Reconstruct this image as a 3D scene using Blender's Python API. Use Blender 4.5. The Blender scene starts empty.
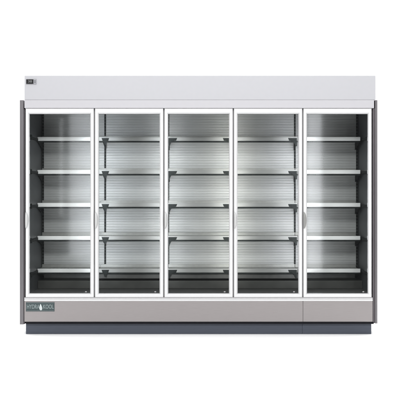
import bpy, bmesh, math, random
from mathutils import Vector
random.seed(4)
sc = bpy.context.scene
COL = sc.collection
D = 9.0; EYE = 1.44
def PX(px, y=0.0): return (px-200)/100*(D+y)/D
def PZ(py, y=0.0): return EYE+(190-py)/100*(D+y)/D

# ------------------------------------------------------------ materials
def mat(name, col, rough=.5, metal=0., spec=.5):
    m = bpy.data.materials.new(name); m.use_nodes = True
    b = m.node_tree.nodes['Principled BSDF']
    b.inputs['Base Color'].default_value = (*col, 1)
    b.inputs['Roughness'].default_value = rough
    b.inputs['Metallic'].default_value = metal
    b.inputs['Specular IOR Level'].default_value = spec
    return m
def N(m, t, **kw):
    n = m.node_tree.nodes.new(t)
    for k, v in kw.items(): setattr(n, k, v)
    return n
def L(m, a, b): m.node_tree.links.new(a, b)
def grain(m, scale=(1, 1, 1), freq=40, amt=.06, bump=.0, rough=None, detail=4):
    """subtle procedural variation of colour, roughness and surface"""
    b = m.node_tree.nodes['Principled BSDF']
    tc = N(m, 'ShaderNodeTexCoord'); mp = N(m, 'ShaderNodeMapping')
    mp.inputs['Scale'].default_value = scale
    L(m, tc.outputs['Object'], mp.inputs[0])
    nz = N(m, 'ShaderNodeTexNoise'); nz.inputs['Scale'].default_value = freq; nz.inputs['Detail'].default_value = detail
    L(m, mp.outputs[0], nz.inputs['Vector'])
    c = b.inputs['Base Color'].default_value[:3]
    r = N(m, 'ShaderNodeValToRGB')
    r.color_ramp.elements[0].position = .3; r.color_ramp.elements[1].position = .7
    r.color_ramp.elements[0].color = (*[max(0, x*(1-amt)) for x in c], 1)
    r.color_ramp.elements[1].color = (*[min(1, x*(1+amt)) for x in c], 1)
    L(m, nz.outputs['Fac'], r.inputs[0]); L(m, r.outputs[0], b.inputs['Base Color'])
    if bump:
        bp = N(m, 'ShaderNodeBump'); bp.inputs['Strength'].default_value = bump; bp.inputs['Distance'].default_value = .001
        L(m, nz.outputs['Fac'], bp.inputs['Height']); L(m, bp.outputs[0], b.inputs['Normal'])
    if rough:
        mr = N(m, 'ShaderNodeMapRange'); mr.inputs['To Min'].default_value = rough[0]; mr.inputs['To Max'].default_value = rough[1]
        L(m, nz.outputs['Fac'], mr.inputs[0]); L(m, mr.outputs[0], b.inputs['Roughness'])
    return m

M = {}
M['paper']  = grain(mat('white_paper', (.9, .9, .9), .9, 0, .1), amt=.01, freq=3)
M['header'] = grain(mat('pale_grey_enamel', (.45, .45, .472), .42), amt=.008, freq=25, bump=.05)
M['strip']  = grain(mat('pale_lilac_enamel', (.475, .468, .49), .42), amt=.008, freq=25, bump=.05)
M['white']  = grain(mat('white_enamel_aluminium', (.69, .69, .692), .3), amt=.01, freq=30, bump=.04)
M['gasket'] = grain(mat('grey_door_gasket', (.50, .495, .50), .6), amt=.05, freq=60)
M['steel']  = grain(mat('brushed_stainless_steel', (.305, .283, .282), .42, .55), scale=(1, 1, 60), freq=9, amt=.06, bump=.18, rough=(.36, .46))
M['trim']   = grain(mat('end_trim_metal', (.16, .152, .16), .33, .4), scale=(40, 1, 1.2), freq=8, amt=.06, bump=.05, rough=(.26, .36))
M['trimdk'] = grain(mat('dark_purple_grey_trim', (.09, .08, .088), .4, .3), amt=.06, freq=20)
M['kick']   = grain(mat('slate_blue_kick_plate', (.054, .063, .086), .5, .1), scale=(1, 1, 30), freq=8, amt=.07, bump=.1)
M['kickdk'] = grain(mat('kick_shadow_black', (.012, .012, .015), .7, 0, .1), amt=.1, freq=20)  # near-black colour for the painted shadow line over the kick plate
M['deck']   = grain(mat('galvanised_shelf', (.36, .36, .35), .45, .4), amt=.06, freq=30)
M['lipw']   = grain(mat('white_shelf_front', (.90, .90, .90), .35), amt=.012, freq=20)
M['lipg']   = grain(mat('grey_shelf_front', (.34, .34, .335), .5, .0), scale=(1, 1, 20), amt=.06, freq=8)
M['black']  = grain(mat('black_steel', (.020, .023, .023), .65, 0, .15), amt=.2, freq=30)
M['liner']  = grain(mat('grey_side_liner', (.085, .091, .098), .4, .1), scale=(1, 1, .4), amt=.10, freq=6)
M['floor_in'] = grain(mat('dark_interior_floor', (.050, .050, .046), .5), amt=.15, freq=10)
M['valance'] = grain(mat('dark_grey_valance', (.085, .085, .083), .6), amt=.1, freq=20)
M['ceil']   = grain(mat('grey_interior_ceiling', (.25, .25, .25), .6), amt=.03, freq=10)
M['handle'] = grain(mat('pale_grey_handle', (.54, .54, .535), .35), amt=.02, freq=30)
M['handledk'] = grain(mat('grey_handle', (.27, .27, .26), .4), amt=.03, freq=30)
M['plate']  = grain(mat('dark_teal_badge', (.035, .055, .058), .3), amt=.12, freq=60)
M['letter'] = mat('silver_lettering', (.20, .24, .24), .4, .1)
M['screen'] = mat('black_screen', (.006, .006, .007), .2)
M['button'] = mat('grey_buttons', (.30, .30, .32), .5)
M['buttondk'] = mat('dark_grey_arrows', (.06, .06, .07), .5)
M['sticker'] = mat('pale_sticker', (.30, .30, .30), .5)
M['outer']  = grain(mat('galvanised_outer_case', (.45, .45, .46), .5, .4), amt=.04, freq=6)
# lit digits
m = mat('lit_digits', (.08, .08, .08), .4); b = m.node_tree.nodes['Principled BSDF']
b.inputs['Emission Color'].default_value = (.75, .8, .85, 1); b.inputs['Emission Strength'].default_value = .10; M['digits'] = m
m = mat('led_lens', (.8, .8, .8), .4); b = m.node_tree.nodes['Principled BSDF']
b.inputs['Emission Color'].default_value = (.93, .97, 1, 1); b.inputs['Emission Strength'].default_value = 2.0; M['led'] = m
# glass: mostly clear with a weak coated reflection
m = bpy.data.materials.new('clear_coated_glass'); m.use_nodes = True; nt = m.node_tree
nt.nodes.remove(nt.nodes['Principled BSDF'])
tr = N(m, 'ShaderNodeBsdfTransparent'); tr.inputs[0].default_value = (.955, .965, .96, 1)
gl = N(m, 'ShaderNodeBsdfGlossy'); gl.inputs['Roughness'].default_value = .05; gl.inputs[0].default_value = (.95, .97, 1, 1)
mx = N(m, 'ShaderNodeMixShader'); fr = N(m, 'ShaderNodeFresnel'); fr.inputs['IOR'].default_value = 1.25
L(m, fr.outputs[0], mx.inputs[0]); L(m, tr.outputs[0], mx.inputs[1]); L(m, gl.outputs[0], mx.inputs[2])
L(m, mx.outputs[0], nt.nodes['Material Output'].inputs[0]); M['glass'] = m
# perforated back panel: rows of small slots in a pale ribbed sheet
def perforated():
    m = mat('perforated_back_panel', (.55, .555, .56), .5, .1)
    b = m.node_tree.nodes['Principled BSDF']
    tc = N(m, 'ShaderNodeTexCoord'); sp = N(m, 'ShaderNodeSeparateXYZ'); L(m, tc.outputs['Object'], sp.inputs[0])
    def cell(sock, pitch, half):
        a = N(m, 'ShaderNodeMath', operation='MULTIPLY'); a.inputs[1].default_value = 1/pitch; L(m, sock, a.inputs[0])
        f = N(m, 'ShaderNodeMath', operation='FRACT'); L(m, a.outputs[0], f.inputs[0])
        s = N(m, 'ShaderNodeMath', operation='SUBTRACT'); s.inputs[1].default_value = .5; L(m, f.outputs[0], s.inputs[0])
        ab = N(m, 'ShaderNodeMath', operation='ABSOLUTE'); L(m, s.outputs[0], ab.inputs[0])
        lt = N(m, 'ShaderNodeMath', operation='LESS_THAN'); lt.inputs[1].default_value = half; L(m, ab.outputs[0], lt.inputs[0])
        return lt.outputs[0], ab.outputs[0]
    hx, _ = cell(sp.outputs['X'], .0150, .27)
    hz, dz = cell(sp.outputs['Z'], .0280, .15)
    mu = N(m, 'ShaderNodeMath', operation='MULTIPLY'); L(m, hx, mu.inputs[0]); L(m, hz, mu.inputs[1])
    nz = N(m, 'ShaderNodeTexNoise'); nz.inputs['Scale'].default_value = 5; L(m, tc.outputs['Object'], nz.inputs['Vector'])
    rp = N(m, 'ShaderNodeValToRGB'); rp.color_ramp.elements[0].color = (.46, .47, .475, 1); rp.color_ramp.elements[1].color = (.56, .56, .56, 1)
    L(m, nz.outputs['Fac'], rp.inputs[0])
    mix = N(m, 'ShaderNodeMixRGB'); mix.inputs[2].default_value = (.37, .375, .38, 1)
    L(m, mu.outputs[0], mix.inputs[0]); L(m, rp.outputs[0], mix.inputs[1]); L(m, mix.outputs[0], b.inputs['Base Color'])
    # folded ribs
    sm = N(m, 'ShaderNodeMapRange'); sm.inputs['From Min'].default_value = .30; sm.inputs['From Max'].default_value = .5
    L(m, dz, sm.inputs[0])
    bp = N(m, 'ShaderNodeBump'); bp.inputs['Strength'].default_value = .8; bp.inputs['Distance'].default_value = .004
    L(m, sm.outputs[0], bp.inputs['Height']); L(m, bp.outputs[0], b.inputs['Normal'])
    return m
M['back'] = perforated()
# slotted upright
m = mat('slotted_black_upright', (.02, .023, .023), .7, .0, .15); b = m.node_tree.nodes['Principled BSDF']
tc = N(m, 'ShaderNodeTexCoord'); wv = N(m, 'ShaderNodeTexWave', bands_direction='Z'); wv.inputs['Scale'].default_value = 9
L(m, tc.outputs['Object'], wv.inputs[0])
rp = N(m, 'ShaderNodeValToRGB'); rp.color_ramp.elements[0].color = (.008, .009, .009, 1); rp.color_ramp.elements[1].color = (.045, .048, .048, 1)
L(m, wv.outputs['Color'], rp.inputs[0]); L(m, rp.outputs[0], b.inputs['Base Color']); M['post'] = m

# ------------------------------------------------------------ mesh helpers
def box(bm, x0, x1, y0, y1, z0, z1, bev=0.0, seg=2):
    vs = [bm.verts.new((x, y, z)) for x in (x0, x1) for y in (y0, y1) for z in (z0, z1)]
    F = [(0,1,3,2), (4,6,7,5), (0,4,5,1), (2,3,7,6), (0,2,6,4), (1,5,7,3)]
    fs = [bm.faces.new([vs[i] for i in f]) for f in F]
    if bev:
        es = list({e for f in fs for e in f.edges})
        bmesh.ops.bevel(bm, geom=es, offset=bev, segments=seg, profile=.5, affect='EDGES')
def prism(bm, pts, y0, y1, bev=0.0):
    """polygon in x,z swept from y0 to y1"""
    a = [bm.verts.new((x, y0, z)) for x, z in pts]; c = [bm.verts.new((x, y1, z)) for x, z in pts]
    n = len(pts); fs = [bm.faces.new(a), bm.faces.new(c[::-1])]
    for i in range(n): fs.append(bm.faces.new((a[i], c[i], c[(i+1) % n], a[(i+1) % n])))
    if bev:
        bmesh.ops.bevel(bm, geom=list(fs[0].edges), offset=bev, segments=2, profile=.5, affect='EDGES')
def build(name, bm, m, parent=None, smooth=False):
    bmesh.ops.recalc_face_normals(bm, faces=bm.faces)
    me = bpy.data.meshes.new(name); bm.to_mesh(me); bm.free()
    if isinstance(m, (list, tuple)):
        for q in m: me.materials.append(q)
    else: me.materials.append(m)
    if smooth:
        for p in me.polygons: p.use_smooth = True
    o = bpy.data.objects.new(name, me); COL.objects.link(o)
    if parent: o.parent = parent
    return o
def bx(name, dims, m, parent, bev=.002):
    bm = bmesh.new(); box(bm, *dims, bev); return build(name, bm, m, parent)
def text_mesh(name, txt, size, m, parent, x, y, z, depth=.0006, sx=1.0, bold=0.0):
    cu = bpy.data.curves.new(name, 'FONT'); cu.body = txt; cu.size = size; cu.extrude = depth; cu.offset = bold
    cu.align_x = 'CENTER'; cu.align_y = 'CENTER'
    t = bpy.data.objects.new(name+'_tmp', cu); COL.objects.link(t)
    dg = bpy.context.evaluated_depsgraph_get()
    me = bpy.data.meshes.new_from_object(t.evaluated_get(dg))
    bpy.data.objects.remove(t)
    for v in me.vertices:
        px, py, pz = v.co; v.co = (x+px*sx, y-pz, z+py)
    me.name = name; me.materials.clear(); me.materials.append(m)
    o = bpy.data.objects.new(name, me); COL.objects.link(o); o.parent = parent
    return o
def copy_tree(o, parent=None):
    c = o.copy(); COL.objects.link(c); c.parent = parent
    for ch in [q for q in list(COL.objects) if q.parent == o]:
        copy_tree(ch, c)
    return c

# ------------------------------------------------------------ setting
FL = -.008
bm = bmesh.new()
v = [bm.verts.new(p) for p in ((-16, -3.9, FL), (16, -3.9, FL), (16, 2.6, FL), (-16, 2.6, FL))]; bm.faces.new(v)
o = build('floor', bm, M['paper']); o['kind'] = 'structure'
bm = bmesh.new(); prof = []
for k in range(13):
    a = math.radians(90*k/12); prof.append((2.6+1.5*math.sin(a), FL+1.5*(1-math.cos(a))))
prof.append((4.1, 8.0))
rows = [[bm.verts.new((x, y, z)) for x in (-16, 16)] for y, z in prof]
for r0, r1 in zip(rows, rows[1:]): bm.faces.new((r0[0], r0[1], r1[1], r1[0]))
o = build('backdrop', bm, M['paper'], smooth=True); o['kind'] = 'structure'

# ------------------------------------------------------------ the refrigerator
fridge = bpy.data.objects.new('display_refrigerator', None); COL.objects.link(fridge)
fridge.location = (0, 0, 0); fridge.empty_display_size = .3
fridge['label'] = 'long upright glass door refrigerator with five white framed doors and empty shelves'
fridge['category'] = 'refrigerator'

DEP = 1.0
XL, XR = -1.755, 1.755
# header in two folded sheets
hd = bx('header_panel', (XL, XR, -.004, DEP, 2.3400, 2.584), M['header'], fridge, .004)
bx('header_lower_strip', (XL, 1.740, -.007, .10, 2.2585, 2.3395), M['strip'], fridge, .003)
# end panels: pale outer edge, dark inner return
bx('end_panel', (-1.803, -1.7645, .0, DEP, .095, 2.340), M['trim'], fridge, .003)
bx('end_panel', (1.7515, 1.775, .0, DEP, .105, 2.340), M['trim'], fridge, .003)
bx('end_trim', (-1.7640, -1.7560, .012, .20, .097, 2.250), M['trimdk'], fridge, .001)
bx('end_trim', (1.7300, 1.7510, .012, .20, .107, 2.258), M['trimdk'], fridge, .001)
# case shell, open to the front (all behind the door plane)
bm = bmesh.new()
box(bm, -1.762, 1.750, .925, DEP-.004, .12, 2.338)          # rear skin
box(bm, -1.762, -1.745, .21, .922, .12, 2.338)
box(bm, 1.743, 1.750, .21, .922, .12, 2.338)
box(bm, -1.742, 1.740, .11, .922, 2.300, 2.338)
box(bm, -1.742, 1.740, .11, .922, .12, .34)
build('case', bm, M['outer'], fridge)
# liner
bx('side_liner', (-1.7445, -1.738, .075, .9195, .345, 2.297), M['liner'], fridge, .001)
bx('side_liner', (1.738, 1.7428, .075, .9195, .345, 2.297), M['liner'], fridge, .001)
bx('ceiling_liner', (-1.7375, 1.7375, .10, .9045, 2.280, 2.297), M['ceil'], fridge, .001)
bx('floor_liner', (-1.7375, 1.7375, .06, .9045, .345, .385), M['floor_in'], fridge, .002)
bx('back_panel', (-1.7375, 1.7375, .905, .918, .386, 2.279), M['back'], fridge, 0)
# perforated air grille at the foot of the back wall
bm = bmesh.new()
box(bm, -1.736, 1.736, .62, .9045, .386, .47, .004)
build('air_grille', bm, M['floor_in'], fridge)

# front frame: head, sill, posts between the doors
W = .695; X0 = -1.7515
DZ0, DZ1 = .366, 2.256
bx('head_rail', (-1.754, 1.728, .053, .098, 2.215, 2.258), M['white'], fridge, .002)
bx('sill_rail', (-1.754, 1.728, .053, .098, .345, .392), M['white'], fridge, .002)
for k in range(6):
    x = X0+W*k
    w = .021 if 0 < k < 5 else .015
    xc = x if 0 < k < 5 else (x+.013 if k == 0 else x-.013)
    bx('mullion', (xc-w, xc+w, .0505, .094, .3455, 2.2575), M['gasket'], fridge, .002)
for k in range(1, 5):
    x = X0+W*k
    lf = bx('light_fixture', (x-.016, x+.016, .095, .115, .50, 2.18), M['white'], fridge, .003)
    bx('lens', (x-.010, x+.010, .1155, .118, .52, 2.16), M['led'], lf, 0)
# sill trim (bright bead over a grey line)
bx('sill_trim', (-1.757, 1.726, -.004, .05, .3485, .3640), M['gasket'], fridge, .0005)
bx('sill_bead', (-1.757, 1.727, -.006, .05, .330, .347), M['white'], fridge, .003)
# lower panels
bx('lower_panel', (-1.757, 1.0295, .000, .06, .122, .329), M['steel'], fridge, .004)
bx('lower_panel', (1.0305, 1.727, .000, .06, .122, .329), M['steel'], fridge, .004)
bx('kick_shadow_strip', (-1.745, 1.740, .012, .9, .098, .1195), M['kickdk'], fridge, .001)  # solid dark strip standing in for the shadow above the kick plate
bx('kick_plate', (-1.750, 1.0279, .045, .90, FL+.0005, .097), M['kick'], fridge, .003)
bx('kick_plate', (1.0285, 1.722, .045, .90, FL+.0005, .097), M['kick'], fridge, .003)

# badge on the lower panel
bd = bx('name_badge', (-1.740, -1.455, -.005, -.0005, .226, .318), M['plate'], fridge, .0012)
bm = bmesh.new()
for a, b_, c, d in ((-1.734, -1.461, .3105, .3125), (-1.734, -1.461, .2315, .2335)):
    box(bm, a, b_, -.0060, -.0052, c, d)
build('border', bm, M['letter'], bd)
text_mesh('lettering', 'HYDRA', .058, M['letter'], bd, -1.668, -.0056, .272, sx=.66, bold=.0012)
text_mesh('lettering', 'KOOL', .058, M['letter'], bd, -1.516, -.0056, .272, sx=.66, bold=.0012)
bm = bmesh.new()
pts = []
for k in range(20):
    t = 2*math.pi*k/20
    pts.append((-1.590+.0145*math.sin(t)*(1-.5*math.cos(t))*.9 - .004*(1+math.cos(t))/2, .269+.032*math.cos(t)))
prism(bm, pts, -.0064, -.0052)
m = mat('pale_drop', (.52, .56, .56), .4); build('drop_emblem', bm, m, bd)

# temperature display on the header
td = bx('temperature_display', (PX(26.2), PX(36.6), -.012, -.0045, PZ(84.3), PZ(79.2)), M['button'], fridge, .002)
bx('screen', (PX(26.5), PX(33.7), -.0145, -.0122, PZ(84.0), PZ(79.5)), M['screen'], td, .001)
text_mesh('digits', '38', .032, M['digits'], td, PX(30.2), -.0150, PZ(81.7), sx=1.3, bold=.0006)
bm = bmesh.new()
cx = PX(35.2)
prism(bm, [(cx-.007, PZ(81.4)), (cx+.007, PZ(81.4)), (cx, PZ(80.2))], -.0135, -.0122)
prism(bm, [(cx-.007, PZ(82.1)), (cx, PZ(83.3)), (cx+.007, PZ(82.1))], -.0135, -.0122)
build('arrow_buttons', bm, M['buttondk'], td)

# ---- doors: built at local x = 0..w
DW = W-.014
def make_door():
    d = bpy.data.objects.new('door', None); COL.objects.link(d); d.parent = fridge
    d.location = (X0+.007, 0, DZ0); H = DZ1-DZ0
    s, tp, bt = .0315, .050, .034
    bm = bmesh.new()
    oc = [(0, 0), (DW, 0), (DW, H), (0, H)]; ic = [(s, bt), (DW-s, bt), (DW-s, H-tp), (s, H-tp)]
    # mitred extruded frame with a raised rounded front and a small inner step
    prof = [(0, .050), (0, .004), (.12, .000), (.80, .000), (.93, .006), (1, .012), (1, .050)]
    loops = []
    for t, y in prof:
        loops.append([bm.verts.new((o_[0]+(i_[0]-o_[0])*t, y, o_[1]+(i_[1]-o_[1])*t)) for o_, i_ in zip(oc, ic)])
    for a, b_ in zip(loops, loops[1:]+loops[:1]):
        for i in range(4): bm.faces.new((a[i], a[(i+1) % 4], b_[(i+1) % 4], b_[i]))
    build('door_frame', bm, M['white'], d)
    bm = bmesh.new()
    for x0, x1, z0, z1 in ((s+.0003, s+.0045, bt+.0003, H-tp-.0003), (DW-s-.0045, DW-s-.0003, bt+.0003, H-tp-.0003),
                           (s+.0047, DW-s-.0047, bt+.0003, bt+.0045), (s+.0047, DW-s-.0047, H-tp-.0045, H-tp-.0003)):
        box(bm, x0, x1, .014, .048, z0, z1)
    build('gasket', bm, M['gasket'], d)
    bm = bmesh.new(); box(bm, s+.005, DW-s-.005, .022, .040, bt+.005, H-tp-.005)
    build('glass_pane', bm, M['glass'], d)
    # pull handle: a shallow bowed grip, deepest at mid height
    bm = bmesh.new(); n = 18; zc = PZ(220.3)-DZ0; hh = .083; rings = []
    for k in range(n+1):
        t = -1+2*k/n; bow = math.sqrt(max(0, 1-t*t)); w = .004+.024*bow**1.2; dp = .006+.030*bow
        z = zc+t*hh; x = .001
        ring = [(x, -.0006), (x-.001, -dp*.55), (x+.003, -dp), (x+w*.55, -dp*1.02), (x+w*.9, -dp*.7), (x+w, -.0006)]
        rings.append([bm.verts.new((a, b_, z)) for a, b_ in ring])
    for a, b_ in zip(rings, rings[1:]):
        for i in range(6): bm.faces.new((a[i], a[(i+1) % 6], b_[(i+1) % 6], b_[i]))
    bm.faces.new(rings[0]); bm.faces.new(rings[-1][::-1])
    build('handle', bm, M['handle'], d, smooth=True)
    # small mark in the lower right corner of the pane
    bm = bmesh.new()
    xs, zs = DW-s-.048, bt+.020
    prism(bm, [(xs+.012*math.cos(a)*.8, zs+.006*math.sin(a)) for a in [math.pi*2*i/12 for i in range(12)]], .0205, .0217)
    build('sticker', bm, M['sticker'], d)
    return d
d0 = make_door(); doors = [d0]
for k in range(1, 5):
    d = copy_tree(d0, fridge); d.location = (X0+.007+W*k, 0, DZ0); doors.append(d)
for ch in list(COL.objects):
    if ch.parent == doors[4] and ch.name.startswith('handle'):
        ch.data = ch.data.copy(); ch.data.materials[0] = M['handledk']; ch['label'] = 'grey handle, darker than the others'
# hinges at the top right corner of each door, hidden-pin plates
for k, d in enumerate(doors):
    d['label'] = ['leftmost glass door, above the name badge', 'second glass door from the left', 'middle glass door',
                  'second glass door from the right', 'rightmost glass door with the dark grey handle'][k]

# ---- uprights on the back wall
PXS = [-1.725, -1.0425, -.3475, .3475, 1.0425, 1.725]
for i, x in enumerate(PXS):
    bx('upright', (x-.0085, x+.0085, .885, .9035, .472, 2.279), M['post'], fridge, .001)

# ---- shelves
SY0, SY1 = .595, .884
SZ = [PZ(q, SY0) for q in (139, 172, 205, 238, 270.7)]
def make_shelf(xa, xb, end):
    """local: x centred, z = middle of the lip"""
    w = (xb-xa)/2-.003
    bm = bmesh.new()
    # ribbed deck sheet with turned-down edges and a low rear stop
    box(bm, -w, w, SY0+.006, SY1, .006, .012)
    for s in (-1, 1): box(bm, s*w-(.003 if s > 0 else 0), s*w+(0 if s > 0 else .003), SY0+.006, SY1, -.012, .0055)
    n = 16
    for k in range(n):
        x = -w+.03+(2*w-.06)*k/(n-1); box(bm, x-.004, x+.004, SY0+.03, SY1-.03, .0125, .015)
    sh = build('shelf', bm, M['deck'], fridge)
    bm = bmesh.new(); box(bm, -w, w, SY0-.004, SY0+.004, -.020, .022, .003)
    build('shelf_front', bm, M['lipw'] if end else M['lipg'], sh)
    bm = bmesh.new(); box(bm, -w, w, SY0+.002, SY0+.022, -.036, -.0205, .002)
    build('under_lip_strip', bm, M['black'], sh)  # plain black strip directly below the shelf front
    bm = bmesh.new(); box(bm, -w, w, SY1-.004, SY1-.001, .0125, .040, .0005)
    for z in (.040,): box(bm, -w, w, SY1-.008, SY1, z+.0002, z+.007, .001)
    build('rear_stop', bm, M['deck'], sh)
    return sh
def bracket(sh, x, side, wide=.05, sym=False):
    bm = bmesh.new()
    # arm: tapering plate running back to the upright
    arm = [(SY0+.024, -.036), (SY1-.001, -.105), (SY1-.001, -.013), (SY0+.024, -.013)]
    a = [bm.verts.new((x-.003, y, z)) for y, z in arm]; c = [bm.verts.new((x+.003, y, z)) for y, z in arm]
    bm.faces.new(a); bm.faces.new(c[::-1])
    for i in range(4): bm.faces.new((a[i], c[i], c[(i+1) % 4], a[(i+1) % 4]))
    build('bracket', bm, M['black'], sh)
    if wide:
        bm = bmesh.new(); xc = x+side*wide*.5
        if sym:
            c = x+side*.026
            pts = [(c-.040, .010), (c+.040, .010), (c+.032, -.016), (c+.016, -.034), (c+.008, -.066), (c-.008, -.066), (c-.018, -.034), (c-.029, -.022)]
        else:
            e = side
            pts = [(x, .010), (x+e*wide, .010), (x+e*(wide-.012), -.018), (x+e*.050, -.022), (x+e*.030, -.040), (x+e*.012, -.078), (x, -.078)]
            if e < 0: pts = pts[::-1]
        prism(bm, pts, SY0-.0095, SY0-.0045, .0)
        build('bracket_hook', bm, M['black'], sh)
bounds = [-1.736, -1.090, -.3475, .3475, 1.0425, 1.736]
for s in range(5):
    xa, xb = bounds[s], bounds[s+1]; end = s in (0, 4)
    if s == 4: xb = 1.712
    w = (xb-xa)/2
    protoS = make_shelf(xa, xb, end)
    if s == 0: bracket(protoS, -w+.008, 1, 0)
    if s == 1: bracket(protoS, -w+.0555, 1, .050, True)
    if s == 2: bracket(protoS, -w+.010, 1, .095); bracket(protoS, w-.010, -1, .095)
    if s == 3: bracket(protoS, w-.010, -1, .095)
    if s == 4: bracket(protoS, w-.008, -1, 0)
    # support arm reaching forward along the side wall of the end bays
    if end:
        sx = -w+.001 if s == 0 else w-.001+.022
        d_ = 1 if s == 0 else -1
        bm = bmesh.new()
        box(bm, min(sx, sx+d_*.012), max(sx, sx+d_*.012), .17, SY0-.012, -.022, .006, .002)
        box(bm, min(sx, sx+d_*.020), max(sx, sx+d_*.020), .16, .20, -.030, .020, .003)
        build('side_arm', bm, M['black'], protoS)
    for i, z in enumerate(SZ):
        o = protoS if i == 0 else copy_tree(protoS, fridge)
        o.location = ((xa+xb)/2, 0, z)
# grey valance hanging under the lowest shelf of the three middle bays
bx('shelf_valance', (-1.086, 1.0425, SY0+.024, SY0+.032, SZ[4]-.085, SZ[4]-.014), M['valance'], fridge, .001)

# ------------------------------------------------------------ lamps
def area(name, loc, rot, sx, sy, power, col=(1, 1, 1), spread=180):
    l = bpy.data.lights.new(name, 'AREA'); l.shape = 'RECTANGLE'; l.size = sx; l.size_y = sy
    l.energy = power; l.color = col; l.spread = math.radians(spread)
    o = bpy.data.objects.new(name, l); COL.objects.link(o); o.location = loc; o.rotation_euler = [math.radians(a) for a in rot]
    return o
# overhead studio softbox, a high front softbox, a row of lamps for the backdrop
area('overhead_softbox', (0, -1.2, 6.0), (0, 0, 0), 14, 6, 410)
area('front_softbox', (0, -7.5, 5.3), (63, 0, 0), 9, 1.4, 500)
area('backdrop_softbox', (0, 1.6, 6.0), (32, 0, 0), 20, 1.2, 1050)
for k in range(1, 5):
    x = X0+W*k
    area('mullion_light', (x, .122, 1.36), (90, 0, 0), .02, 1.60, (2.4, 2.4, 2.5, 2.4)[k-1], ((.90, .95, 1), (.95, .98, 1), (1, 1, .95), (.95, .96, 1))[k-1], 68)
# lamps added beside the camera only to put streaks in the end doors' glass
area('added_streak_lamp', (-2.44, -9.3, 1.55), (90, 0, 0), .44, 2.9, 30)
area('added_streak_lamp', (2.34, -9.3, 1.40), (90, 0, 0), .28, 3.2, 32)
area('added_streak_lamp', (-2.83, -9.3, 1.9), (90, 0, 0), .05, 2.0, 2.2)
w = bpy.data.worlds.new('World'); sc.world = w; w.use_nodes = True
w.node_tree.nodes['Background'].inputs[0].default_value = (.97, .98, 1, 1)
w.node_tree.nodes['Background'].inputs[1].default_value = .30

# ------------------------------------------------------------ camera
cam = bpy.data.cameras.new('camera'); co = bpy.data.objects.new('camera', cam); COL.objects.link(co)
co.location = (0, -D, EYE); co.rotation_euler = (math.radians(90), 0, 0)
cam.sensor_width = 36; cam.lens = 36*D/4.0; cam.shift_y = -.10/4.0
cam.clip_end = 200; cam.clip_start = .1
sc.camera = co
sc.view_settings.view_transform = 'Standard'; sc.view_settings.look = 'None'
sc.view_settings.exposure = 0; sc.view_settings.gamma = 1
sc.cycles.transparent_max_bounces = 16
